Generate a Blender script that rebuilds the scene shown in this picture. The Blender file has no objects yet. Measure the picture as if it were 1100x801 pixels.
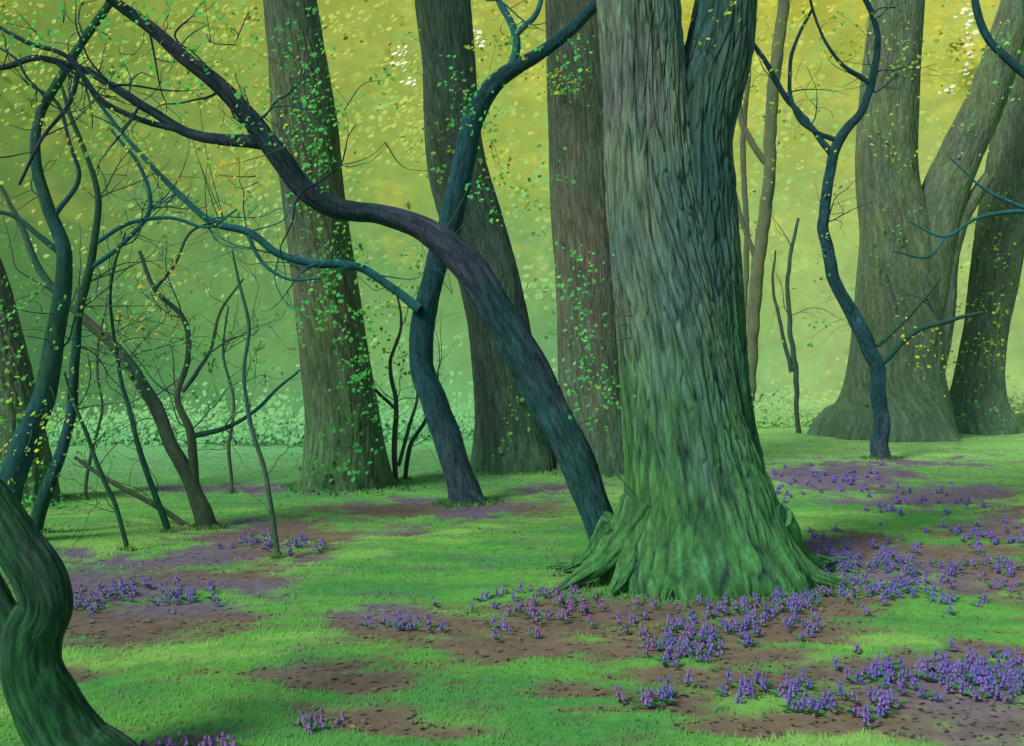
import bpy, math, random
import numpy as np
from mathutils import Vector
random.seed(7); rng=np.random.default_rng(11)
sc=bpy.context.scene
F=1069.0; CH=1.6
def lin(c):
    c=np.asarray(c,float)/255.0
    return np.where(c<=0.04045,c/12.92,((c+0.055)/1.055)**2.4)
def L3(r,g,b): return lin((r,g,b))
def W(u,v,D): return ((u-550)/F*D, D, CH+(400.5-v)/F*D)
def sstep(a,b,x):
    t=np.clip((np.asarray(x,float)-a)/(b-a),0,1); return t*t*(3-2*t)
# ---------- perlin ----------
_p=np.random.default_rng(3).permutation(256); _p=np.concatenate([_p,_p,_p])
_g=np.random.default_rng(4).normal(size=(256,3)); _g/=np.linalg.norm(_g,axis=1)[:,None]
def pn(x,y,z):
    x,y,z=np.broadcast_arrays(np.asarray(x,float),np.asarray(y,float),np.asarray(z,float))
    xi=np.floor(x).astype(int); yi=np.floor(y).astype(int); zi=np.floor(z).astype(int)
    xf=x-xi; yf=y-yi; zf=z-zi
    f=lambda t:t*t*t*(t*(t*6-15)+10)
    u,v,w=f(xf),f(yf),f(zf)
    def gr(a,b,c):
        h=_p[_p[_p[(xi+a)&255]+((yi+b)&255)]+((zi+c)&255)]
        g=_g[h]; return g[...,0]*(xf-a)+g[...,1]*(yf-b)+g[...,2]*(zf-c)
    l=lambda a,b,t:a+(b-a)*t
    return 1.6*l(l(l(gr(0,0,0),gr(1,0,0),u),l(gr(0,1,0),gr(1,1,0),u),v),
             l(l(gr(0,0,1),gr(1,0,1),u),l(gr(0,1,1),gr(1,1,1),u),v),w)
def fbm(x,y,z,o=3):
    s=0;a=1
    for i in range(o):
        s=s+a*pn(x*2**i+i*7.3,y*2**i-i*3.1,z*2**i+i*5.7); a*=0.5
    return s
# ---------- mesh accumulator ----------
class MB:
    def __init__(s): s.v=[];s.f=[];s.c=[];s.n=0;s.anchor=[]
    def add(s,v,f,c):
        s.v.append(v);s.f.append(np.asarray(f)+s.n);s.c.append(c);s.n+=len(v)
    def build(s,name,mat,parent=None,smooth=True,gain=1.0):
        V=np.concatenate(s.v);C=np.concatenate(s.c)
        me=bpy.data.meshes.new(name)
        me.vertices.add(len(V)); me.vertices.foreach_set('co',V.astype(np.float32).ravel())
        loops=[];tot=[]
        for f in s.f:
            loops.append(f.ravel());tot.append(np.full(len(f),f.shape[1]))
        loops=np.concatenate(loops);tot=np.concatenate(tot)
        me.loops.add(len(loops)); me.loops.foreach_set('vertex_index',loops.astype(np.int32))
        me.polygons.add(len(tot))
        st=np.concatenate([[0],np.cumsum(tot)[:-1]])
        me.polygons.foreach_set('loop_start',st.astype(np.int32))
        me.polygons.foreach_set('use_smooth',np.full(len(tot),smooth))
        me.update(calc_edges=True)
        at=me.attributes.new('col','FLOAT_COLOR','POINT')
        C4=np.ones((len(V),4),np.float32); C4[:,:3]=np.clip(C*np.asarray(gain),0,0.85)
        at.data.foreach_set('color',C4.ravel())
        me.materials.append(mat)
        ob=bpy.data.objects.new(name,me); sc.collection.objects.link(ob)
        if parent: ob.parent=parent
        return ob
def empty(name):
    e=bpy.data.objects.new(name,None); sc.collection.objects.link(e); e.empty_display_size=0.3; return e
# ---------- materials ----------
def mat_base(name):
    m=bpy.data.materials.new(name); m.use_nodes=True; nt=m.node_tree; nt.nodes.clear()
    o=nt.nodes.new('ShaderNodeOutputMaterial'); return m,nt,o
def N(nt,t,**k):
    n=nt.nodes.new(t)
    for a,b in k.items(): setattr(n,a,b)
    return n
def varied(nt,scale,lo,hi,mscale=(1,1,1),detail=3):
    a=N(nt,'ShaderNodeAttribute',attribute_name='col')
    tc=N(nt,'ShaderNodeTexCoord'); mp=N(nt,'ShaderNodeMapping'); mp.inputs['Scale'].default_value=mscale
    nt.links.new(tc.outputs['Object'],mp.inputs['Vector'])
    ns=N(nt,'ShaderNodeTexNoise'); ns.inputs['Scale'].default_value=scale; ns.inputs['Detail'].default_value=detail
    nt.links.new(mp.outputs[0],ns.inputs['Vector'])
    mr=N(nt,'ShaderNodeMapRange'); mr.inputs[1].default_value=0.3; mr.inputs[2].default_value=0.7
    mr.inputs[3].default_value=lo; mr.inputs[4].default_value=hi
    nt.links.new(ns.outputs['Fac'],mr.inputs[0])
    vm=N(nt,'ShaderNodeVectorMath',operation='SCALE')
    nt.links.new(a.outputs['Color'],vm.inputs[0]); nt.links.new(mr.outputs[0],vm.inputs['Scale'])
    return vm.outputs[0],ns.outputs['Fac'],mp
def bark_material(name,scale=22,bump=0.5,dist=0.02,lo=0.75,hi=1.25,zs=0.3):
    m,nt,o=mat_base(name)
    c,nf,mp=varied(nt,scale,lo,hi,(1,1,zs))
    p=N(nt,'ShaderNodeBsdfDiffuse'); p.inputs['Roughness'].default_value=0.6
    if bump>0:
        b=N(nt,'ShaderNodeBump'); b.inputs['Strength'].default_value=bump; b.inputs['Distance'].default_value=dist
        nt.links.new(nf,b.inputs['Height']); nt.links.new(b.outputs[0],p.inputs['Normal'])
    nt.links.new(c,p.inputs['Color']); nt.links.new(p.outputs[0],o.inputs[0]); return m
def leaf_material(name,tr=0.4):
    m,nt,o=mat_base(name)
    a=N(nt,'ShaderNodeAttribute',attribute_name='col')
    d=N(nt,'ShaderNodeBsdfDiffuse')
    nt.links.new(a.outputs['Color'],d.inputs[0])
    if tr>0:
        t=N(nt,'ShaderNodeBsdfTranslucent'); x=N(nt,'ShaderNodeMixShader'); x.inputs[0].default_value=tr
        nt.links.new(a.outputs['Color'],t.inputs[0])
        nt.links.new(d.outputs[0],x.inputs[1]); nt.links.new(t.outputs[0],x.inputs[2]); nt.links.new(x.outputs[0],o.inputs[0])
    else: nt.links.new(d.outputs[0],o.inputs[0])
    return m
M_bark=bark_material('rough_bark',36,0.7,0.015,0.7,1.3,0.16); M_thin=bark_material('smooth_bark',34,0.5,0.01,0.74,1.26)
M_far=bark_material('misty_bark',14,0.0,0.02,0.88,1.12)
M_leaf=leaf_material('spring_leaves',0.35); M_farleaf=leaf_material('distant_leaves',0); M_grass=leaf_material('grass_blades',0); M_flow=leaf_material('bluebell_petals',0)
M_ground=bark_material('woodland_floor',12,0.5,0.03,0.84,1.16,1.0)
M_back=bark_material('distant_woodland_haze',1.3,0.0,0.0,0.93,1.07,1.0)
# ---------- ground ----------
def gz(x,y):
    x=np.asarray(x,float); y=np.asarray(y,float)
    yc=21+8*sstep(-6,6,x)
    d=np.maximum(0,y-yc)
    return 0.05*pn(x*0.35,y*0.35,1.5)+0.025*pn(x*1.3,y*1.3,8.2)-0.0125*np.minimum(d,14)**2
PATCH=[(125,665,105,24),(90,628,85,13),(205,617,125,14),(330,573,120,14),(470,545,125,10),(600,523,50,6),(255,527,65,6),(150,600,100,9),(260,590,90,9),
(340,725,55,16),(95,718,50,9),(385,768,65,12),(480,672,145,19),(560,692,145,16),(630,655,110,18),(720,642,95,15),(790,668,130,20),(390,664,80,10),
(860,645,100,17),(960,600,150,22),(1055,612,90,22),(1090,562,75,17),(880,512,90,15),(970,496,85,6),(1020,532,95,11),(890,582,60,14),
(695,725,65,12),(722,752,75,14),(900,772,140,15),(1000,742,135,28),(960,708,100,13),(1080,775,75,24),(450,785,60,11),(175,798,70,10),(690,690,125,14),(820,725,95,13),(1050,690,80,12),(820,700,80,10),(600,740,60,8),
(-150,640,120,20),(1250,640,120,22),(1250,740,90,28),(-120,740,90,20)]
def to_uv(x,y):
    y=np.maximum(y,0.5); return 550+F*x/y, 400.5+F*CH/y
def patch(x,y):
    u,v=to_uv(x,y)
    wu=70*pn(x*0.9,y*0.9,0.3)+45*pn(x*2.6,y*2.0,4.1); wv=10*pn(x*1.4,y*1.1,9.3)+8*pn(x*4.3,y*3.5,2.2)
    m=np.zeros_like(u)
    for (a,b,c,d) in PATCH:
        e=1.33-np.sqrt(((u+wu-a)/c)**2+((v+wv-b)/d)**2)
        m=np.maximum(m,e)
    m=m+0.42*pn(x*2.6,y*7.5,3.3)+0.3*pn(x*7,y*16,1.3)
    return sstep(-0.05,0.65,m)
def gcol(x,y):
    m=patch(x,y)
    n1=fbm(x*0.6,y*0.9,0.5,3); n2=fbm(x*1.5,y*3.8,4.5,3); n3=fbm(x*0.7+9,y*0.7,7.5,2)
    A=L3(84,150,68);B=L3(114,170,84);C=L3(64,132,68)
    # mist painted into the far lawn: its colour pales with distance
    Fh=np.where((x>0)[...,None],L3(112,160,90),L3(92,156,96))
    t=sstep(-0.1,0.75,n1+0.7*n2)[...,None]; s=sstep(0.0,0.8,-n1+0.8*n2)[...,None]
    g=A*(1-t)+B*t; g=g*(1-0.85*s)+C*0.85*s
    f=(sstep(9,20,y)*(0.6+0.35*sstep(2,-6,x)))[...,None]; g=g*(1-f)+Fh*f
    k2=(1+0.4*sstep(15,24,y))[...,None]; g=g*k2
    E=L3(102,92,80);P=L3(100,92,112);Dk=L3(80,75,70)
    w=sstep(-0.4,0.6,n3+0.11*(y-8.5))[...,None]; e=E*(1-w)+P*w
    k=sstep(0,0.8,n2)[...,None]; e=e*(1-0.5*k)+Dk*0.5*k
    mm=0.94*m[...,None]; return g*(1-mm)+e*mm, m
GG=np.array([1.04,0.93,0.95])
def ground():
    fx=np.arange(-13,15,0.07); xs=np.concatenate([-np.geomspace(300,13.3,24),fx,np.geomspace(15.3,300,24)])
    fy=np.concatenate([np.arange(0.5,14,0.055),np.arange(14,34,0.12)]); ys=np.concatenate([-np.geomspace(200,1,14),fy,np.geomspace(34.5,400,24)])
    X,Y=np.meshgrid(xs,ys); Z=gz(X,Y)
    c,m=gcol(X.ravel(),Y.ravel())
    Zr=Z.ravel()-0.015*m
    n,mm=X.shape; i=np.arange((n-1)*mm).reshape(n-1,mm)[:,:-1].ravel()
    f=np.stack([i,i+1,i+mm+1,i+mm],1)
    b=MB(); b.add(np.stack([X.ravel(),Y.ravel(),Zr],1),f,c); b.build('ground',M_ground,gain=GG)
ground()
# ---------- tubes ----------
def herm(P,t,tt):
    P=np.asarray(P,float)
    d=np.gradient(P,t,axis=0) if len(t)>2 else np.repeat(((P[1]-P[0])/(t[1]-t[0]))[None],2,0)
    k=np.clip(np.searchsorted(t,tt,side='right')-1,0,len(t)-2)
    h=(t[k+1]-t[k]); s=(tt-t[k])/h; s=s[:,None] if P.ndim>1 else s; hh=h[:,None] if P.ndim>1 else h
    return (2*s**3-3*s**2+1)*P[k]+(s**3-2*s**2+s)*hh*d[k]+(-2*s**3+3*s**2)*P[k+1]+(s**3-s**2)*hh*d[k+1]
def tube(mb,P,R,ns=8,step=0.1,style=None,wob=0.0,seed=0.0,lobes=0.0):
    P=np.asarray(P,float);R=np.asarray(R,float)
    t=np.concatenate([[0],np.cumsum(np.linalg.norm(np.diff(P,axis=0),axis=1))])
    n=max(4,int(t[-1]/step)+1); tt=np.linspace(0,t[-1],n)
    C=herm(P,t,tt); r=np.maximum(np.interp(tt,t,R)*0.5+0.5*np.abs(herm(R,t,tt)),0.001)
    if wob>0:
        s3=np.stack([pn(tt*2.2,seed+k*9.1,0.7) for k in range(3)],1)
        C=C+s3*wob*(r[:,None]+0.01)*np.minimum(1,tt/0.3)[:,None]
    T=np.gradient(C,axis=0); T/=np.linalg.norm(T,axis=1)[:,None]+1e-9
    a=np.array([1.0,0,0])
    if abs(T[0]@a)>0.9: a=np.array([0,0,1.0])
    A=np.empty_like(C)
    for i in range(n):
        a=a-T[i]*(a@T[i]); a=a/np.linalg.norm(a); A[i]=a
    B=np.cross(T,A)
    th=np.linspace(0,2*math.pi,ns,endpoint=False)
    ct,st=np.cos(th)[None,:],np.sin(th)[None,:]
    st_=style; fr=st_.get('f',10.0); dp=st_.get('d',0.0)
    rr=r[:,None]+0*ct
    Lz=tt[:,None]+0*ct
    lump=pn(ct*1.3+seed,st*1.3,Lz*0.8/max(0.3,r.max()*2))*st_.get('lump',0.08)
    rr=rr*(1+lump)
    fur=np.ones_like(rr); strk=np.zeros_like(rr); n3=np.zeros_like(rr)
    if dp>0:
        rm=r.mean()
        tw=0.45*pn(Lz*0.5,seed,3.1)+0.12*Lz
        cx=np.cos(th[None,:]+tw)*rm; cy=np.sin(th[None,:]+tw)*rm
        wx=0.034*pn(cx*4.5,cy*4.5,Lz*2.8)*10/fr
        n1=pn((cx+wx)*fr+seed,(cy-wx)*fr,Lz*fr*0.085); n2=pn((cx-wx)*fr*2.1,(cy+wx)*fr*2.1+seed,Lz*fr*0.19+5)
        f1=sstep(0.0,0.20,np.abs(n1)); f2=sstep(0.0,0.22,np.abs(n2))
        fur=0.55*f1+0.45*f2
        n3=pn(cx*fr*4.5,cy*fr*4.5,Lz*fr*0.55); strk=pn(cx*fr*2.9+3,cy*fr*2.9,Lz*fr*0.22)
        rr=rr+dp*(fur-0.8)+dp*0.28*n3
    if lobes>0:
        fl=np.clip(1-tt/1.0,0,1)[:,None]**1.6
        rr=rr*(1+fl*lobes*(np.cos(5*th[None,:]+seed)*0.6+0.5*np.cos(8*th[None,:]+2*seed)))
    V=C[:,None,:]+A[:,None,:]*(rr*ct)[...,None]+B[:,None,:]*(rr*st)[...,None]
    V=V.reshape(-1,3)
    hi=st_['hi'];lo=st_['lo'];alt=st_.get('alt',hi);low=st_.get('low',hi);lh=st_.get('lh',(0.0,0.01))
    nn=fbm(V[:,0]*1.3+seed,V[:,1]*1.3,V[:,2]*0.6,3); nf=pn(V[:,0]*9,V[:,1]*9,V[:,2]*2.5)
    w=sstep(-0.5,0.6,nn+0.7*strk.ravel())[:,None]; c=hi*(1-w)+alt*w
    if 'tint' in st_:
        q=(sstep(0.1,0.6,fbm(V[:,0]*2+31,V[:,1]*2,V[:,2]*0.9,2)+0.6*n3.ravel())*0.7)[:,None]; c=c*(1-q)+st_['tint']*q
    lw=(1-sstep(lh[0],lh[1],V[:,2]+0.6*nn+0.8*strk.ravel()))[:,None]*st_.get('la',0.85); c=c*(1-lw)+low*lw
    c=c*(1+0.2*nf+0.5*strk.ravel())[:,None]
    fu=fur.ravel()[:,None]; c=lo*(1-fu)+c*fu
    i=(np.arange(n-1)[:,None]*ns+np.arange(ns)[None,:]); j=(np.arange(n-1)[:,None]*ns+(np.arange(ns)[None,:]+1)%ns)
    f=np.stack([i.ravel(),j.ravel(),(j+ns).ravel(),(i+ns).ravel()],1)
    mb.add(V,f,c)
    for e,base in ((0,0),(1,(n-1)*ns)):
        cc=C[0] if e==0 else C[-1]
        ring=V[base:base+ns]
        vv=np.concatenate([ring,cc[None]]); k=np.arange(ns)
        ff=np.stack([k,(k+1)%ns,np.full(ns,ns)],1)
        if e==0: ff=ff[:,::-1]
        mb.add(vv,ff,np.concatenate([c[base:base+ns],c[base:base+1]]))
    mb.anchor.append(np.concatenate([C,r[:,None]],1))
    return C,r
BASES=[]
def prof(rows,D,ext=None,bottom=0.25):
    P=[];R=[]
    for v,a,b in rows[::-1]:
        P.append(W((a+b)/2,v,D)); R.append((b-a)/2/F*D)
    BASES.append((P[0][0],D,R[0]))
    P.insert(0,(P[0][0],P[0][1],float(gz(P[0][0],D))-bottom)); R.insert(0,R[0]*1.05)
    if P[1][2]<=P[0][2]+0.05: P.pop(1);R.pop(1)
    if ext:
        dx=P[-1][0]-P[-3][0]; dz=P[-1][2]-P[-3][2]
        for i in range(3):
            P.append((P[-1][0]+dx/dz*ext/3*0.7,D,P[-1][2]+ext/3)); R.append(R[-1]*0.75)
    return P,R
def line(mb,pts,D,style,ns=7,step=0.06,wob=0.6,dep=None,seed=None,ground_root=False):
    P=[];R=[]
    for i,(u,v,w) in enumerate(pts):
        d=D+(dep[i] if dep else 0)
        P.append(W(u,v,d)); R.append(w/2/F*D)
    if ground_root:
        x,y,z=P[0]; g=float(gz(x,y)); P.insert(0,(x+(x-P[1][0])*0.1,y,min(g,z)-0.15)); R.insert(0,R[0]*1.25)
        if y<20: BASES.append((x,y,R[0]))
    return tube(mb,P,R,ns,step,style,wob,random.random()*50 if seed is None else seed)
def grow(mb,p,d,length,r,style,level,kids=3,up=0.25):
    p=np.array(p,float); d=np.array(d,float); d/=np.linalg.norm(d)
    n=6; P=[p.copy()];R=[r]
    dd=d.copy()
    for i in range(n):
        dd=dd+rng.normal(size=3)*np.array([0.28,0.12,0.28])+np.array([0,0,up*0.25]); dd/=np.linalg.norm(dd)
        p=p+dd*length/n; P.append(p.copy()); R.append(max(r*(1-(i+1)/n*0.75),0.002))
    tube(mb,P,R,5,max(0.05,length/14),style,0.3,random.random()*50)
    if level>0:
        for k in range(kids):
            i=rng.integers(1,n); q=P[i]; base=P[min(i+1,n)]-P[i-1]; base/=np.linalg.norm(base)
            side=np.array([-base[2],rng.normal()*0.3,base[0]])*(1 if rng.random()<0.5 else -1)
            grow(mb,q,base*0.6+side*0.8,length*rng.uniform(0.4,0.65),max(R[i]*0.6,0.003),style,level-1,kids,up)
# ---------- leaves ----------
BIAS=np.array([-0.35,-0.75,0.55])
def leaves(mb,C,S,col,bias=0.8,asp=0.55):
    n=len(C); nrm=rng.normal(size=(n,3))*0.6+BIAS*bias; nrm/=np.linalg.norm(nrm,axis=1)[:,None]
    a=rng.normal(size=(n,3)); a-=nrm*(a*nrm).sum(1)[:,None]; a/=np.linalg.norm(a,axis=1)[:,None]
    b=np.cross(nrm,a); S=S[:,None]
    V=np.stack([C-a*S,C-a*S*0.25+b*S*asp,C+a*S*0.45+b*S*asp*0.7,C+a*S,C+a*S*0.45-b*S*asp*0.7,C-a*S*0.25-b*S*asp],1).reshape(-1,3)
    f=np.arange(n*6).reshape(n,6)[:,::-1]; mb.add(V,f,np.repeat(col,6,0))
PAL={'g':[(88,186,98),(72,168,88),(112,198,102),(86,178,80)],'y':[(168,186,64),(144,184,72),(182,192,74),(120,178,72)],
 'o':[(206,170,72),(190,168,68),(176,184,74)],'m':[(86,166,84),(120,180,80),(72,148,78)],'d':[(54,124,64),(64,144,74),(74,160,80)]}
def pal(k,n):
    a=np.array([L3(*c) for c in PAL[k]]); c=a[rng.integers(0,len(a),n)]; return c*rng.uniform(0.7,1.15,(n,1))
def spray(wood,leaf,u,v,D,ru,rv,n,key,style,s=0.028,dd=0.35,twigs=3,bias=1.4):
    c=np.array(W(u,v,D)); sx=ru/F*D; sz=rv/F*D
    A=np.concatenate([a for a in wood.anchor])
    tips=[]
    for k in range(twigs):
        e=c+rng.normal(size=3)*np.array([sx*0.6,dd*0.5,sz*0.6])
        q=A[np.argmin(((A[:,:3]-e)**2).sum(1)+rng.random(len(A))*0.05)][:3]
        m=(q+e)/2+rng.normal(size=3)*0.06
        if np.linalg.norm(e-q)>0.08: tube(wood,[q,m,e],[0.006,0.004,0.002],4,0.06,style,0.2,random.random()*9)
        tips.append(e)
    n=int(n*1.4); nc=max(3,n//9); cen=c+rng.normal(size=(nc,3))*np.array([sx*0.7,dd*0.5,sz*0.7])
    cen=np.concatenate([cen,np.array(tips)])
    P=cen[rng.integers(0,len(cen),n)]+rng.normal(size=(n,3))*0.07*D/9
    leaves(leaf,P,rng.uniform(0.45,1.4,n)*s*1.15*D/9,pal(key,n),bias,0.7)
def crown(wood,leaf,base,H,spread,n,style,nl=6):
    for k in range(nl):
        a=2*math.pi*k/nl+rng.normal()*0.3
        z=base[2]-rng.random()*1.5
        d=np.array([math.cos(a),math.sin(a)*0.8,0.7])
        grow(wood,(base[0],base[1],z),d,spread*rng.uniform(0.7,1.1),0.08,style,1,3,0.3)
    A=np.concatenate(wood.anchor); A=A[(A[:,3]<0.06)&(A[:,2]>base[2]-0.5)]
    n=int(n*0.45)
    c=A[rng.integers(0,len(A),n)][:,:3]+rng.normal(size=(n,3))*0.3
    leaves(leaf,c,rng.uniform(0.05,0.1,n),pal('y',n))
# ---------- styles ----------
ST_main=dict(hi=L3(114,134,110),alt=L3(80,114,104),lo=L3(42,66,58),low=L3(64,126,62),tint=L3(102,106,108),lh=(0.5,2.7),f=14,d=0.025,lump=0.05)
ST_main2=dict(hi=L3(76,106,88),alt=L3(54,90,86),lo=L3(32,56,52),low=L3(50,110,62),tint=L3(78,92,98),lh=(0.5,2.4),f=14,d=0.025,lump=0.05)
ST_mid=dict(hi=L3(98,114,80),alt=L3(90,108,90),lo=L3(68,90,66),low=L3(76,118,76),tint=L3(102,100,86),lh=(0.2,2.4),f=11,d=0.016,lump=0.06)  # haze mixed into the colours of this and the next three styles
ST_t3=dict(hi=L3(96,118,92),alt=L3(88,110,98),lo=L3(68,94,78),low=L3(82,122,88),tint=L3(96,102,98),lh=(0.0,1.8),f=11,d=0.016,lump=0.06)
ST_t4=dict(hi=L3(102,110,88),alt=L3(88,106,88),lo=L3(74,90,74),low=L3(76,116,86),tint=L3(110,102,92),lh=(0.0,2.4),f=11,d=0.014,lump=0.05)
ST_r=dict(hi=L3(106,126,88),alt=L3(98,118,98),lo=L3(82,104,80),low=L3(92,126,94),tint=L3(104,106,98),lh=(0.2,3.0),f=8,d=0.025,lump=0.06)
ST_s1=dict(hi=L3(50,78,82),alt=L3(72,76,90),lo=L3(34,54,58),low=L3(38,84,78),lh=(0.8,2.6),f=22,d=0.004,lump=0.1)
ST_s2=dict(hi=L3(48,86,92),alt=L3(42,78,82),lo=L3(34,58,62),low=L3(70,86,92),lh=(0.2,1.2),f=20,d=0.004,lump=0.1)
ST_f=dict(hi=L3(50,84,60),alt=L3(66,80,76),lo=L3(30,50,46),low=L3(40,92,52),lh=(0.0,1.2),f=30,d=0.006,lump=0.08)
ST_l=dict(hi=L3(54,90,66),alt=L3(46,86,88),lo=L3(24,46,40),low=L3(46,88,62),lh=(0.2,1.4),lump=0.12)
ST_tw=dict(hi=L3(86,100,78),alt=L3(66,102,90),lo=L3(40,50,44),low=L3(72,92,68),lh=(0.2,1.2),lump=0.1)
ST_teal=dict(hi=L3(54,112,118),alt=L3(48,104,102),lo=L3(30,60,60),lump=0.1)
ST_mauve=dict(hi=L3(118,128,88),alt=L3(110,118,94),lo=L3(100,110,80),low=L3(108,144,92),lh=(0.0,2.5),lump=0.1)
LG=1.2
def finish(name,wood,leaf=None,m=M_bark,g=1.0):
    e=empty(name); wood.build(name+'_trunk_and_limbs',m,e,gain=g)
    if leaf and leaf.n: leaf.build(name+'_foliage',M_leaf,e,False,gain=LG)
# T1 main
w=MB();l=MB();D=8.0
P,R=prof([(0,641,729),(100,649,737),(200,652,752),(300,659,772),(400,666,788),(460,669,800),(510,671,818),(550,666,836),(580,655,850),(605,640,866)],D,ext=5)
tube(w,P,R,460,0.014,ST_main,0,3.3,lobes=0.07)
P,R=prof([(0,748,812),(50,738,808),(100,722,797),(150,714,786),(200,712,789),(300,712,797),(400,712,803),(470,716,812),(540,730,825)],D+0.06,ext=4)
BASES.pop()
tube(w,P,R,300,0.016,ST_main2,0,8.1)
for (pts) in [[(690,540,46),(668,580,34),(640,610,22),(605,632,10)],[(700,550,46),(686,592,34),(668,622,20),(655,640,8)],
   [(735,560,50),(728,600,36),(722,628,20),(716,645,8)],[(780,560,50),(785,600,36),(795,625,20),(800,640,8)],
   [(815,550,50),(835,590,36),(865,615,24),(905,632,10)],[(830,560,44),(860,598,28),(885,606,16),(915,610,8)],[(800,560,40),(825,605,30),(845,630,18),(850,642,8)],
   [(660,560,30),(640,590,20),(615,606,12),(590,612,6)]]:
    Pp=[];Rr=[]
    for i,(u,v,wd) in enumerate(pts):
        tgt=F*CH/(pts[-1][1]-6-400.5); d=D-0.25+(tgt-(D-0.25))*(i/3)**1.2
        Pp.append(W(u,v,d)); Rr.append(wd/2/F*D)
    x,y,z=Pp[-1]; g=float(gz(x,y)); Pp[-1]=(x,y,g+0.0); Pp.append((x+(x-Pp[-2][0])*0.5,y-0.05,g-0.08)); Rr.append(0.02)
    tube(w,Pp,Rr,48,0.02,ST_main,0.3,random.random()*9)
crown(w,l,(1.1,8,8.5),4,3.5,2500,ST_tw)
spray(w,l,625,340,7.6,26,60,130,'g',ST_tw,0.018,0.2,6); spray(w,l,640,410,7.5,20,35,60,'m',ST_tw,0.018,0.2,3)
spray(w,l,760,20,7.6,30,30,24,'y',ST_tw,0.018,0.2,3)
finish('oak_tree',w,l)
# T2
w=MB();l=MB();D=14
P,R=prof([(0,283,340),(60,289,350),(130,292,362),(200,303,368),(300,315,383),(400,325,399),(450,329,408),(500,326,417),(520,322,422)],D,ext=6)
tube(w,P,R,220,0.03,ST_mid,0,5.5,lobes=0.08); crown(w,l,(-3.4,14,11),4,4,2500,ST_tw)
for (u,v,a,b,n,k) in [(315,60,30,40,70,'m'),(350,110,30,40,110,'g'),(330,190,30,40,90,'g'),(350,255,26,30,60,'m'),(350,325,26,30,100,'g'),(390,385,22,45,90,'g'),(385,470,25,30,60,'d'),(345,500,25,14,50,'d'),(300,150,24,36,60,'y')]:
    spray(w,l,u,v,13.2,a,b,n,k,ST_tw,0.02,0.4,4)
finish('oak_tree',w,l)
# T3
w=MB();l=MB();D=16.6
P,R=prof([(0,446,506),(60,452,510),(130,455,515),(180,460,523),(240,476,540),(300,492,558),(350,502,569),(400,507,577),(450,510,585),(480,508,592),(500,504,600)],D,ext=6)
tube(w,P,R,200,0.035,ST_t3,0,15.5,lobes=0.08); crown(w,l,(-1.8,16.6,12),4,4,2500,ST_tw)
for (u,v,a,b,n,k) in [(510,130,30,30,60,'m'),(520,60,20,30,40,'y'),(560,440,20,30,40,'m'),(470,160,15,40,40,'y'),(545,200,15,50,40,'y'),(420,60,30,40,30,'y')]:
    spray(w,l,u,v,15.8,a,b,n,k,ST_tw,0.018,0.4,3)
finish('oak_tree',w,l)
# T4
w=MB();l=MB();D=16
P,R=prof([(0,585,655),(100,588,658),(200,591,660),(300,597,668),(400,600,672),(450,602,676),(500,598,684)],D,ext=6)
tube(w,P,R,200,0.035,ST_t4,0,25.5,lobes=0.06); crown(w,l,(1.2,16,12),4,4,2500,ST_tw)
for (u,v,a,b,n,k) in [(600,80,20,40,40,'y'),(590,200,20,50,30,'m')]:
    spray(w,l,u,v,15.2,a,b,n,k,ST_tw,0.018,0.3,3)
finish('oak_tree',w,l,M_bark)
# T5
w=MB();l=MB();D=25
P,R=prof([(-10,938,992),(100,926,986),(200,921,987),(250,925,1000),(300,922,1008),(350,919,1010),(400,913,1012),(440,900,1022),(468,878,1035)],D,ext=8)
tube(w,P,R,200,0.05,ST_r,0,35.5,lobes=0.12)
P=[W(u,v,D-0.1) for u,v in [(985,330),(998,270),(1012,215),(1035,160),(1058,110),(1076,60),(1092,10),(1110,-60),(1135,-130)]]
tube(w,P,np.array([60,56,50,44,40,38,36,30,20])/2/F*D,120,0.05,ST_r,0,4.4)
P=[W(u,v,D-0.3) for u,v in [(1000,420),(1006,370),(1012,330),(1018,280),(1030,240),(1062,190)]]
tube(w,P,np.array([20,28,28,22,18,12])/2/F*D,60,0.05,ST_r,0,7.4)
crown(w,l,(10.5,25,15),5,5,2500,ST_tw)
for (u,v,a,b,n,k) in [(950,150,24,60,60,'y'),(970,50,30,40,70,'y'),(1040,120,30,50,50,'y'),(950,300,20,60,50,'m')]:
    spray(w,l,u,v,24,a,b,n,k,ST_tw,0.013,0.5,3)
finish('oak_tree',w,l)
# T6
w=MB();l=MB();D=27
P,R=prof([(-10,1085,1125),(100,1074,1115),(200,1058,1108),(250,1050,1100),(300,1044,1092),(350,1038,1082),(400,1028,1077),(440,1018,1082),(462,1012,1092)],D,ext=8)
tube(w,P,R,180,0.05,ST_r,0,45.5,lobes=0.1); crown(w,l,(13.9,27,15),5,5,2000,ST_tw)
for (u,v,a,b,n,k) in [(1060,360,26,60,100,'y'),(1050,250,30,50,60,'y'),(1040,430,30,25,60,'m')]:
    spray(w,l,u,v,26,a,b,n,k,ST_tw,0.013,0.5,3)
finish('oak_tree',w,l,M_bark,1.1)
# T7 far left
w=MB();l=MB();D=12.5
P,R=prof([(230,-60,-22),(300,-35,5),(400,-12,32),(480,-2,50),(540,-8,62)],D,ext=8)
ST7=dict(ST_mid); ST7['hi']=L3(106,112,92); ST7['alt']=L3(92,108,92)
tube(w,P,R,160,0.03,ST7,0,55.5,lobes=0.08)
crown(w,l,(-9.8,12.5,9),4,4,1200,ST_tw)
spray(w,l,20,420,12,25,70,110,'m',ST_tw,0.022,0.4,4); spray(w,l,50,540,12,30,25,80,'d',ST_tw,0.022,0.4,3)
finish('oak_tree',w,l)
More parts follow.
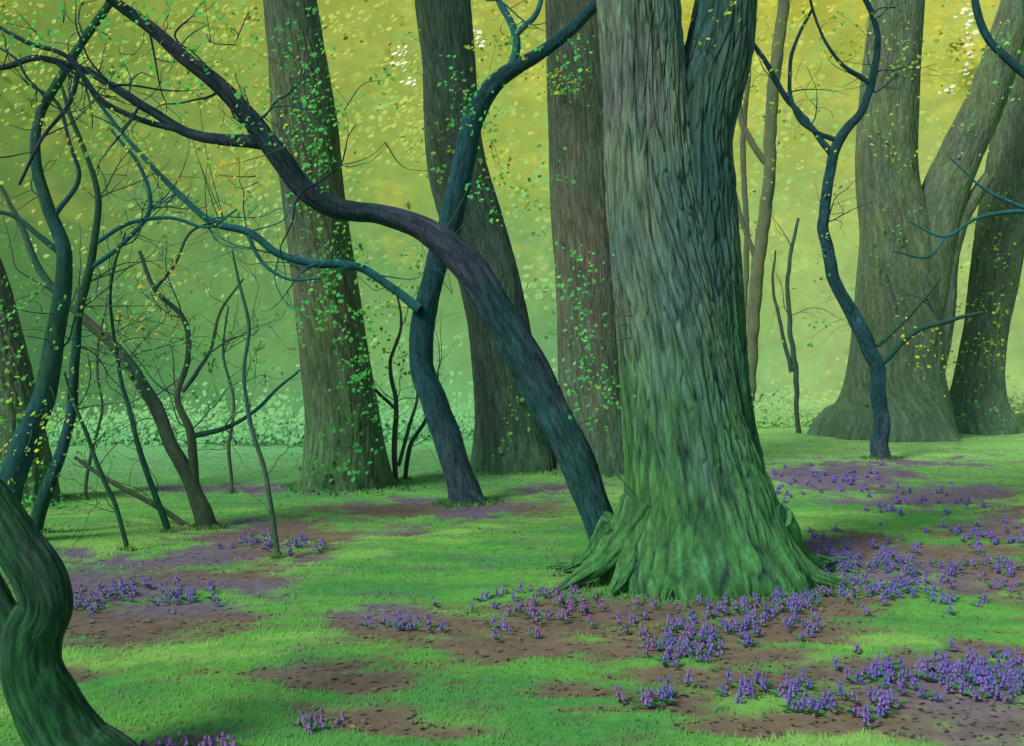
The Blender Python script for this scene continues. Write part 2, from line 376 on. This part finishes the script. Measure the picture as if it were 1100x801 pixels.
# ---- S1 leaning
w=MB();l=MB();D=8.6
C,_=line(w,[(655,596,34),(645,560,35),(625,505,37),(600,455,38),(562,388,40),(528,325,38),(492,278,35),(458,248,28),(412,232,21),(360,224,22),(326,202,23),(300,170,22),(272,130,19),(240,95,17),(200,65,14),(160,30,12),(122,0,10),(95,-30,8)],D,ST_s1,48,0.03,0.2,ground_root=True,dep=[0]*9+[-.1,-.2,-.3,-.4,-.5,-.6,-.7,-.8,-.9])
line(w,[(302,160,15),(275,154,14),(235,150,12),(200,142,11),(160,118,10),(122,92,9),(85,74,8),(45,62,7),(0,72,6),(-50,60,3)],8.3,ST_s1,20,0.04,0.5,dep=[0,0,.05,.1,.1,.15,.2,.2,.3,.3])
line(w,[(200,142,8),(150,128,6),(110,110,6),(70,60,5),(30,45,5),(-20,20,3)],8.4,ST_s1,10,0.05,0.6)
line(w,[(85,74,6),(75,110,5),(45,150,4),(20,200,3)],8.5,ST_s1,8,0.05,0.6)
for (u,v) in [(240,95),(200,65),(160,30),(150,112),(120,92),(60,68),(325,205),(270,130),(20,66)]:
    for k in range(2): grow(w,W(u,v,8.2),(rng.normal()*0.7,rng.normal()*0.2,rng.normal()*0.8),0.8,0.012,ST_s2,1,3,0.1)
for (u,v,a,b,n,k) in [(180,30,60,25,80,'g'),(200,90,50,30,110,'g'),(250,60,40,40,60,'y'),(300,130,40,40,90,'g'),(40,25,50,25,70,'g'),(60,110,60,30,50,'y'),(110,60,40,30,50,'m'),(360,60,40,40,60,'g'),(230,190,50,30,40,'o'),(130,20,40,20,50,'y'),(90,10,60,20,60,'g'),(270,20,40,20,60,'g'),(150,160,50,30,50,'y'),(520,200,25,30,30,'g')]:
    spray(w,l,u,v,8.0,a,b,n,k,ST_tw,0.019,0.5,3)
finish('leaning_hawthorn_tree',w,l,M_thin)
# ---- S2
w=MB();l=MB();D=12.3
line(w,[(500,538,40),(494,515,32),(480,470,30),(466,430,28),(453,390,26),(454,345,26),(465,300,23),(478,255,26),(490,210,25),(500,160,24),(516,112,22),(540,82,18),(575,60,14),(610,35,13),(640,5,12),(665,-30,9)],D,ST_s2,40,0.04,0.2,ground_root=True)
line(w,[(500,530,22),(520,541,8)],D-0.1,ST_s2,12,0.04,0)
line(w,[(545,80,10),(556,50,9),(550,22,8),(536,0,7),(525,-30,4)],D,ST_teal,12,0.05,0.5)
line(w,[(552,40,7),(575,15,6),(585,-20,4)],D,ST_teal,10,0.05,0.5)
line(w,[(450,332,11),(425,312,9),(392,290,9),(340,284,9),(302,274,8),(265,250,8),(225,236,7),(190,208,6),(160,176,5),(130,140,4),(100,100,4),(78,60,3)],D-0.2,ST_teal,14,0.05,0.5,dep=[0,0,-.1,-.2,-.3,-.4,-.5,-.5,-.6,-.6,-.7,-.7])
line(w,[(265,250,5),(285,285,4),(310,300,3),(345,300,2)],D-.6,ST_teal,6,0.06,0.5)
for (u,v) in [(340,284),(300,274),(225,236),(190,208),(130,140),(392,290),(536,0),(265,250)]:
    for k in range(2): grow(w,W(u,v,D-0.5),(rng.normal()*0.8,rng.normal()*0.2,rng.normal()*0.7),1.0,0.012,ST_teal,1,3,0.1)
for (u,v,a,b,n,k) in [(500,100,30,30,50,'g'),(600,60,35,25,80,'g'),(130,170,50,40,50,'g'),(170,260,60,30,50,'m'),(400,280,40,15,30,'g'),(550,50,30,30,40,'y'),(260,230,50,20,40,'g')]:
    spray(w,l,u,v,D-0.4,a,b,n,k,ST_tw,0.017,0.5,3)
finish('slender_tree',w,l,M_thin)
# ---- F1 foreground
w=MB();l=MB();D=3.9
line(w,[(112,838,92),(80,800,76),(50,755,70),(34,715,62),(36,680,60),(48,650,54),(42,622,54),(22,585,50),(2,548,42),(-28,505,32),(-70,450,24),(-90,380,20),(-120,250,16)],D,ST_f,110,0.01,0.15,ground_root=True)
line(w,[(20,690,40),(2,650,30),(-12,615,24),(-30,560,20),(-60,480,14)],D+0.1,ST_f,40,0.02,0.2)
grow(w,W(-60,460,3.9),(-0.3,0.2,1),1.2,0.03,ST_f,2,3)
spray(w,l,-70,380,3.9,60,60,60,'g',ST_f,0.03,0.4,3)
finish('foreground_tree',w,l,M_thin,1.05)
# ---- S4,S5 left stems
w=MB();l=MB();D=9.2
line(w,[(4,580,30),(12,520,28),(38,450,24),(58,385,21),(65,325,18),(68,270,16),(50,220,13),(37,172,11),(45,122,10),(66,82,9),(92,40,9),(122,-4,8),(140,-50,6)],D,ST_l,30,0.03,0.3,ground_root=True)
line(w,[(60,230,6),(85,190,5),(75,150,4),(60,110,4),(30,90,3)],D,ST_l,8,0.05,0.6)
line(w,[(68,275,7),(40,250,6),(15,232,5),(-20,225,4)],D,ST_l,8,0.05,0.6)
for (u,v,a,b,n,k) in [(20,350,30,50,60,'m'),(30,460,40,50,90,'y'),(20,60,30,40,60,'g'),(40,300,30,40,50,'m')]:
    spray(w,l,u,v,D-0.3,a,b,n,k,ST_tw,0.018,0.5,3)
for (u,v) in [(65,320),(50,220),(40,150),(90,40),(60,380)]:
    grow(w,W(u,v,D),(rng.normal()*0.8,0.1,0.5),1.0,0.01,ST_l,1,3,0.1)
finish('slender_tree',w,l,M_thin)
w=MB();l=MB();D=9.8
line(w,[(38,572,16),(48,525,14),(66,480,12),(77,440,11),(80,372,10),(92,305,9),(102,265,8),(104,215,7),(92,165,5),(75,120,5),(62,80,3)],D,ST_l,16,0.04,0.5,ground_root=True)
line(w,[(95,290,6),(130,265,5),(160,225,5),(150,180,4),(120,140,3)],D,ST_teal,8,0.05,0.5)
line(w,[(102,262,5),(140,240,4),(185,235,4),(225,245,3),(255,225,2)],D,ST_teal,8,0.05,0.5)
for (u,v) in [(80,372),(92,305),(104,215),(130,265),(160,225),(90,330),(77,440)]:
    for k in range(2): grow(w,W(u,v,D),(0.6+rng.normal()*0.6,0.1,0.5),0.9,0.009,ST_tw,1,3,0.1)
for (u,v,a,b,n,k) in [(110,210,40,40,45,'o'),(150,350,50,40,60,'g'),(100,400,40,30,40,'y'),(60,500,30,30,50,'m'),(180,300,40,40,30,'o')]:
    spray(w,l,u,v,D-0.3,a,b,n,k,ST_tw,0.018,0.5,3)
finish('slender_tree',w,l,M_thin)
# ---- S6
w=MB();l=MB();D=10.3
line(w,[(222,568,24),(208,530,17),(188,480,15),(162,430,14),(136,390,13),(106,356,11),(76,330,9),(50,300,8),(22,242,6),(0,200,4)],D,ST_tw,16,0.04,0.4,ground_root=True)
line(w,[(209,528,11),(208,490,10),(205,462,9),(190,425,7),(202,388,6),(196,342,6),(166,312,5),(150,270,4)],D,ST_tw,10,0.05,0.6)
line(w,[(206,468,6),(240,460,5),(275,440,4),(300,415,3),(322,398,2)],D,ST_l,8,0.05,0.6)
line(w,[(196,420,5),(225,380,4),(240,330,3),(262,300,2)],D,ST_tw,8,0.05,0.6)
line(w,[(166,312,4),(190,280,3),(205,250,3),(240,235,2)],D,ST_tw,8,0.05,0.6)
line(w,[(203,566,7),(160,540,6),(110,512,5),(80,490,4)],D+.2,ST_tw,8,0.05,0.6)
for (u,v) in [(196,342),(162,430),(136,390),(76,330),(240,460),(190,425),(205,462),(110,360),(225,380)]:
    for k in range(2): grow(w,W(u,v,D),(rng.normal()*0.8,rng.normal()*0.2,0.5),0.9,0.009,ST_tw,1,3,0.1)
for (u,v,a,b,n,k) in [(180,400,60,40,80,'g'),(230,370,50,40,70,'g'),(160,330,50,30,40,'o'),(280,400,50,30,50,'g'),(215,150,40,50,60,'y')]:
    spray(w,l,u,v,D-0.3,a,b,n,k,ST_tw,0.016,0.5,4)
finish('slender_tree',w,l,M_thin)
# saplings
def sapling(lines,D,style,tw=3,sp=None,m=M_thin):
    w=MB();l=MB()
    for i,pt in enumerate(lines): line(w,pt,D,style,8,0.05,0.7,ground_root=(i==0))
    for k in range(tw):
        u,v,_=lines[0][rng.integers(1,len(lines[0]))]
        grow(w,W(u,v,D),(rng.normal(),0.1,0.6),0.6*D/9,0.005*D/9,style,1,2,0.1)
    for s in (sp or []): spray(w,l,*s[:2],D,*s[2:6],style,0.016,0.4,3)
    finish('sapling',w,l,m)
sapling([[(298,597,6),(295,560,6),(286,510,5),(270,460,5),(262,410,4),(266,350,4),(256,300,3),(250,270,2)]],8.75,ST_tw,5)
sapling([[(137,590,6),(126,550,5),(106,500,5),(86,450,4),(70,400,3)]],9.0,ST_l,4)
sapling([[(182,572,8),(170,540,7),(150,480,6),(136,430,5),(125,380,4),(120,300,3),(135,250,2)]],10.0,ST_l,5,[(120,330,30,40,40,'y')])
sapling([[(426,517,6),(424,470,6),(426,430,5),(420,385,4),(432,350,3),(425,310,2)],[(428,500,4),(440,460,4),(448,430,3),(445,400,2)],[(426,440,4),(395,405,3),(385,370,2)]],14.6,ST_tw,5,[(430,330,30,50,60,'y'),(430,400,25,40,40,'m')])
sapling([[(436,513,5),(440,480,5),(462,440,4),(470,400,3)]],15.0,ST_tw,3,[(450,300,25,40,40,'y')])
sapling([[(250,528,4),(246,480,4),(252,430,3),(240,380,3),(246,330,2)]],13.4,ST_tw,5,[(250,360,30,40,30,'m')])
sapling([[(92,540,4),(96,490,4),(110,440,3),(104,390,3),(112,340,2)]],12.6,ST_tw,5,[(100,380,30,40,30,'y')])
sapling([[(858,462,6),(853,390,6),(848,340,5),(850,265,4),(858,235,3)],[(850,400,5),(838,350,4),(830,300,3),(833,270,2)]],26,ST_tw,3)
# ---- S9 right teal stem
w=MB();l=MB();D=18.8
line(w,[(945,491,22),(946,450,17),(942,402,16),(930,362,16),(908,322,14),(892,282,13),(885,240,12),(890,192,11),(900,152,11),(925,122,9),(938,80,8),(941,30,6),(925,-10,5)],D,ST_s2,24,0.05,0.4,ground_root=True)
line(w,[(893,165,8),(870,136,6),(842,102,6),(820,62,5),(790,22,4),(770,-10,3)],D,ST_s2,12,0.06,0.5)
line(w,[(900,152,6),(862,132,5),(850,60,4),(872,10,3)],D,ST_s2,8,0.06,0.5)
line(w,[(935,90,5),(900,65,4),(880,30,3),(868,-10,3)],D,ST_s2,8,0.06,0.5)
line(w,[(944,392,8),(985,355,6),(1020,345,5),(1055,336,3)],D,ST_l,8,0.06,0.5)
line(w,[(942,372,5),(985,330,4),(1010,300,3)],D,ST_l,8,0.06,0.5)
for (u,v) in [(870,136),(938,80),(885,240),(1010,346),(842,102),(940,100),(935,20)]:
    for k in range(2): grow(w,W(u,v,D),(rng.normal()*0.8,0.1,0.5),1.3,0.015,ST_s2,1,3,0.1)
for (u,v,a,b,n,k) in [(900,40,40,30,60,'y'),(830,60,30,40,50,'y'),(990,380,30,25,40,'y'),(880,310,20,50,40,'m'),(860,180,30,40,40,'y')]:
    spray(w,l,u,v,D-.3,a,b,n,k,ST_tw,0.014,0.5,3)
finish('slender_tree',w,l,M_thin)
# overhanging tree standing right of the view
w=MB();l=MB();D=9
line(w,[(1290,640,60),(1285,500,50),(1275,350,44),(1240,230,34),(1180,140,22),(1120,95,10),(1088,68,9),(1062,42,8),(1050,10,8),(1046,-40,5)],D,ST_s2,24,0.04,0.3,ground_root=True)
line(w,[(1180,140,12),(1130,60,8),(1105,20,6),(1100,-30,4)],D,ST_teal,10,0.05,0.4)
line(w,[(1275,350,14),(1180,260,7),(1110,228,5),(1050,235,4),(1015,255,3),(975,238,2)],D+.5,ST_teal,8,0.05,0.5)
line(w,[(1110,228,4),(1060,205,3),(1020,170,2)],D+.5,ST_teal,6,0.05,0.5)
line(w,[(1015,255,3),(1000,275,3),(960,270,2)],D+.5,ST_teal,6,0.05,0.5)
spray(w,l,1080,60,D,30,40,30,'g',ST_tw,0.018,0.4,3)
finish('slender_tree',w,l,M_thin)
# far trunks, mist painted into their pale bark colours
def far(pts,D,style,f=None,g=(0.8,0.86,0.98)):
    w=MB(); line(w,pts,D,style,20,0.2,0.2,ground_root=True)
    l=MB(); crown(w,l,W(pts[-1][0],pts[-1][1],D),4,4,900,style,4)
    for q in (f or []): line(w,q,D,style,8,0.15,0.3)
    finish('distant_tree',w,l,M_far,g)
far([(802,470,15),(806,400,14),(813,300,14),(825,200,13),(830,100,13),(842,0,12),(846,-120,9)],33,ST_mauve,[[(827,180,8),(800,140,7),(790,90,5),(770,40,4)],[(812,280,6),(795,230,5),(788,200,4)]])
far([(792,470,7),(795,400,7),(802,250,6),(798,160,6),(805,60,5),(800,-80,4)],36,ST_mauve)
# ---------- distant foliage & backdrop ----------
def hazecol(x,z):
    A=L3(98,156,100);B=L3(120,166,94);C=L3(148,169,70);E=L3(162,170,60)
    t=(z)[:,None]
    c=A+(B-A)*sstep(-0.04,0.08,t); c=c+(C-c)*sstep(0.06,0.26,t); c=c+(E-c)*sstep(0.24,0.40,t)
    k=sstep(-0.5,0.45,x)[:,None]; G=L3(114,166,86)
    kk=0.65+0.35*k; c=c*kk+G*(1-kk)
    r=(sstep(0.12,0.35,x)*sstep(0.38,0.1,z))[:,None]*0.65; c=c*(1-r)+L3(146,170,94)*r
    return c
def backdrop():
    Rr=72; th=np.linspace(math.radians(-115),math.radians(115),1100); zz=np.linspace(-8,50,320)
    T,Z=np.meshgrid(th,zz); X=Rr*np.sin(T).ravel(); Y=(Rr*np.cos(T)).ravel(); Z=Z.ravel()
    n=fbm(X*0.12,Y*0.12,Z*0.16,3); n2=fbm(X*0.6,Y*0.6,Z*0.8,2); n3=pn(X*0.3+9,Y*0.3,Z*0.35); n4=pn(X*1.3,Y*1.3,Z*1.5)
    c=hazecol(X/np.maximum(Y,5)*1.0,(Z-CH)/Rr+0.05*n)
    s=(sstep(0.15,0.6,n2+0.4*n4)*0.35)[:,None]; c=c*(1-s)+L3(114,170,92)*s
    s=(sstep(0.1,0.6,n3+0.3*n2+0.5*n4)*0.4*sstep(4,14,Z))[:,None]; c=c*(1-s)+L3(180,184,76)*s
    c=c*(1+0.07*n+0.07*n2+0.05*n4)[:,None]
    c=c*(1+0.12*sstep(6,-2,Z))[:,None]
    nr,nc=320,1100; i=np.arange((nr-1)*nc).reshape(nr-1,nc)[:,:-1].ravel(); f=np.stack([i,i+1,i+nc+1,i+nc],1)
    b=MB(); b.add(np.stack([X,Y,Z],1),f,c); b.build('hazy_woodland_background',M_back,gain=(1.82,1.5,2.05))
backdrop()
def farleaves():
    l=MB(); nc=700
    D=rng.uniform(34,66,nc); x=rng.uniform(-0.95,0.95,nc)*D; s=rng.power(1.6,nc)*0.62-0.03; z=CH+s*D
    keep=(s>0.07)|(rng.random(nc)<0.25); D,x,z,s=D[keep],x[keep],z[keep],s[keep]; nc=len(D)
    m=rng.integers(12,40,nc); idx=np.repeat(np.arange(nc),m); n=len(idx)
    rad=rng.uniform(0.6,2.0,nc)[idx][:,None]
    P=np.stack([x,D,z],1)[idx]+rng.normal(size=(n,3))*rad*np.array([1,0.8,0.7])
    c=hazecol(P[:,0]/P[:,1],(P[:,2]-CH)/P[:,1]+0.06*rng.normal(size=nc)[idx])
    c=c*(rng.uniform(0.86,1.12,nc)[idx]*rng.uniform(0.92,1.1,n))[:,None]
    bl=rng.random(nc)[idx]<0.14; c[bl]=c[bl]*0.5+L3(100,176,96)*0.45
    S=rng.uniform(0.1,0.22,n)*P[:,1]/50
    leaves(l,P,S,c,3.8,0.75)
    for (u,v,a,b,k) in [(430,66,6,11,16),(437,90,4,5,5),(515,48,4,9,9),(1040,45,5,15,15),(1016,98,4,5,6),(1036,15,6,6,7)]:  # pale leaves stand in for bright sky glinting through the gaps
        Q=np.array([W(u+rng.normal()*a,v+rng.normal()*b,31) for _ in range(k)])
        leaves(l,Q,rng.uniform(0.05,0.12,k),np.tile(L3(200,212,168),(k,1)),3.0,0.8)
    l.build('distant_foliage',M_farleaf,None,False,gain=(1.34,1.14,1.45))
farleaves()
# low undergrowth, mist painted into its colours, along the crest of the lawn, softens where the ground falls away
def undergrowth():
    l=MB(); nc=520
    x=rng.uniform(-19,21,nc); yc=21+8*sstep(-6,6,x); y=yc+rng.uniform(0.5,6,nc)
    z=gz(x,y); m=rng.integers(40,90,nc); idx=np.repeat(np.arange(nc),m); n=len(idx)
    hh=(0.15+0.5*np.abs(pn(x*0.35,y*0.1,2.2))+rng.uniform(0,0.25,nc))[idx]
    P=np.stack([x,y,z],1)[idx]+np.stack([rng.normal(size=n)*0.8,rng.normal(size=n)*0.4,np.abs(rng.normal(size=n))*hh+0.05],1)
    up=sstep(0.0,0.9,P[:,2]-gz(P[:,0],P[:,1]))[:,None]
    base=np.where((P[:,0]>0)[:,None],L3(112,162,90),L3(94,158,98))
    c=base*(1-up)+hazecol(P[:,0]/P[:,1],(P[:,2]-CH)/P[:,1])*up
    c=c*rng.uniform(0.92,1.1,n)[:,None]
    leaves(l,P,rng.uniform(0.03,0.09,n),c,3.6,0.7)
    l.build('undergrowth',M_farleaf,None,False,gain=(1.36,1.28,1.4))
undergrowth()
# ---------- grass ----------
def grass():
    n=95000; y=3.4*np.exp(rng.random(n)*math.log(27/3.4)); x=rng.uniform(-0.68,0.68,n)*y
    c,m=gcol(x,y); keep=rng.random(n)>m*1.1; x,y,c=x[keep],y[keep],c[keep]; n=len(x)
    h=rng.uniform(0.008,0.024,n)*(1+0.5*pn(x,y,3)); w=0.005*np.maximum(y,5)/5*rng.uniform(0.7,1.6,n)
    bx=[];by=[]
    for (a,b,r) in BASES:
        if b>22 or b<3: continue
        k=int(min(900,40+900*r)); t=rng.uniform(0,2*math.pi,k); q=r*(0.95+np.abs(rng.normal(size=k))*0.3)
        bx.append(a+np.cos(t)*q); by.append(b+np.sin(t)*q)
    bx=np.concatenate(bx);by=np.concatenate(by); bc,bm=gcol(bx,by); kb=len(bx)
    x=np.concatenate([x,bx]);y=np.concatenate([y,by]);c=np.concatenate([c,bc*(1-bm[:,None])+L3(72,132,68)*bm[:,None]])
    h=np.concatenate([h,rng.uniform(0.02,0.065,kb)]); w=np.concatenate([w,0.005*np.maximum(by,5)/5*rng.uniform(0.7,1.5,kb)]); n=len(x)
    a=rng.normal(size=n)*0.5; lean=rng.normal(size=(n,2))*0.6*h[:,None]; lean[:-kb,1]+=h[:-kb]*0.9
    z=gz(x,y)
    dx,dy=np.cos(a)*w,np.sin(a)*w*0.5
    V=np.stack([np.stack([x-dx,y-dy,z-0.005],1),np.stack([x+dx,y+dy,z-0.005],1),np.stack([x+lean[:,0],y+lean[:,1],z+h],1)],1).reshape(-1,3)
    c=c*rng.uniform(0.98,1.15,(n,1))
    b=MB(); b.add(V,np.arange(n*3).reshape(n,3),np.repeat(c,3,0)); b.build('grass',M_grass,None,False,gain=GG)
grass()
def litter():
    global BIAS
    n=14000; y=3.4*np.exp(rng.random(n)*math.log(22/3.4)); x=rng.uniform(-0.65,0.65,n)*y
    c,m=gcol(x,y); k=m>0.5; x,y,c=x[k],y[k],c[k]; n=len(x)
    z=gz(x,y)+rng.uniform(0,0.012,n)
    tint=np.array([L3(126,110,92),L3(98,88,78),L3(108,98,120),L3(80,112,70)])[rng.integers(0,4,n)]
    B0=BIAS; BIAS=np.array([0,0,3.0]); l=MB()
    leaves(l,np.stack([x,y,z],1),rng.uniform(0.01,0.024,n),(c*0.6+tint*0.5),1.0); BIAS=B0
    l.build('leaf_litter',M_grass,None,False)
litter()
# ---------- bluebells ----------
BB=[(880,592,48,20,60),(800,652,60,16,60),(735,672,40,12,32),(935,612,50,16,50),(1000,618,75,16,60),(1065,572,55,12,44),(985,532,45,9,28),(905,507,60,9,38),(1020,712,85,15,76),(1065,725,45,16,54),(940,752,22,8,14),(712,747,26,7,12),(830,732,40,9,20),(872,752,18,6,10),(610,642,65,11,32),(440,662,40,6,12),(150,622,55,9,24),(195,632,35,7,14),(290,575,60,6,28),(345,772,30,6,6),(200,798,50,5,16),(740,692,30,6,12),(860,636,35,9,24),(600,660,90,14,14),(1080,600,40,10,26),(960,590,45,9,22),(90,640,24,8,10),(590,625,30,5,12),(850,520,24,8,10),(940,710,24,8,12),(720,700,24,7,7)]
def bluebells():
    fl=MB(); st=MB(); pts=[]
    for (u,v,a,b,n) in BB:
        for k in range(int(n*1.1)):
            uu=u+random.gauss(0,a*0.65); vv=v+9+random.gauss(0,b*0.75)
            y=F*CH/max(vv-400.5,40); pts.append(((uu-550)/F*y,y))
    for (x,y) in pts:
        z=float(gz(x,y)); h=random.uniform(0.04,0.095); lx,ly=random.gauss(0,0.015),random.gauss(0,0.015)
        base=np.array([x,y,z]); top=base+np.array([lx,ly,h])
        q=np.array([[-0.003,0,0],[0.003,0,0],[0,0.004,0]])
        V=np.concatenate([base+q,top+q*0.5]); st.add(V,[[0,1,4,3],[1,2,5,4],[2,0,3,5]],np.tile(L3(84,124,96),(6,1)))
        for k in range(2):
            a=random.random()*6.28; d=np.array([math.cos(a),math.sin(a),0]); s=np.array([-d[1],d[0],0])*0.005
            hh=random.uniform(0.02,0.045)
            V=np.array([base-s,base+s,base+d*0.03+s*1.2+[0,0,hh*0.8],base+d*0.07+[0,0,hh*0.75],base+d*0.03-s*1.2+[0,0,hh*0.8]])
            st.add(V,[[0,1,2,3,4]],np.tile(L3(76,136,76)*random.uniform(.8,1.2),(5,1)))
        nb=random.randint(5,8); col=L3(*random.choice([(112,92,168),(102,88,162),(124,100,168),(94,90,168),(114,96,152)]))
        if 560<550+F*x/y<700 or y<4.6 and x<0: col=L3(130,92,152)
        for k in range(nb):
            t=0.2+0.8*k/(nb-1); c=base+(top-base)*t; a=k*2.4+random.random(); d=np.array([math.cos(a),math.sin(a),0])
            s=0.0085*(1.3-0.5*t)*max(1,y/8); o=c+d*0.009; R=5
            ang=np.arange(R)*2*math.pi/R; ring=np.stack([np.cos(ang),np.sin(ang),0*ang],1)
            V=np.concatenate([o+ring*s*0.45+[0,0,s*0.5],o+d*s*0.4+ring*s*0.7-[0,0,s*0.5],o+d*s*0.6+ring*s*1.15-[0,0,s*1.3],(o+[0,0,s*0.9])[None]])
            f4=[[i,(i+1)%R,(i+1)%R+R,i+R] for i in range(R)]+[[i+R,(i+1)%R+R,(i+1)%R+2*R,i+2*R] for i in range(R)]
            cc=np.tile(col*random.uniform(0.85,1.2),(len(V),1)); fl.add(V,f4,cc)
            fl.add(V[[0,1,2,3,4,15]],[[i,(i+1)%R,5] for i in range(R)],cc[:6])
    e=empty('bluebell_flowers'); fl.build('petals',M_flow,e,False,gain=1.05); st.build('stems_and_leaves',M_flow,e,False)
bluebells()
# ---------- light ----------
wd=bpy.data.worlds.new('World'); sc.world=wd; wd.use_nodes=True; nt=wd.node_tree
bg=nt.nodes['Background']; sky=nt.nodes.new('ShaderNodeTexSky'); sky.sky_type='NISHITA'; sky.sun_disc=False
sd=Vector((-1.0,-0.95,1.25)).normalized()
el=math.asin(sd.z); sky.sun_elevation=el; sky.sun_rotation=math.atan2(sd.x,sd.y)%(2*math.pi)
nt.links.new(sky.outputs[0],bg.inputs[0]); bg.inputs[1].default_value=0.15
s=bpy.data.lights.new('sun','SUN'); s.energy=3.3; s.angle=math.radians(16); s.color=(1,0.95,0.86)
so=bpy.data.objects.new('sun',s); sc.collection.objects.link(so); so.rotation_euler=(-sd).to_track_quat('-Z','Y').to_euler(); so.location=(0,0,30)
cam=bpy.data.cameras.new('camera'); co=bpy.data.objects.new('camera',cam); sc.collection.objects.link(co)
co.location=(0,0,CH); co.rotation_euler=(math.radians(90),0,0); cam.sensor_width=36; cam.lens=36*F/1100; cam.clip_end=1000; sc.camera=co
sc.view_settings.view_transform='Standard'; sc.view_settings.look='None'; sc.view_settings.exposure=0
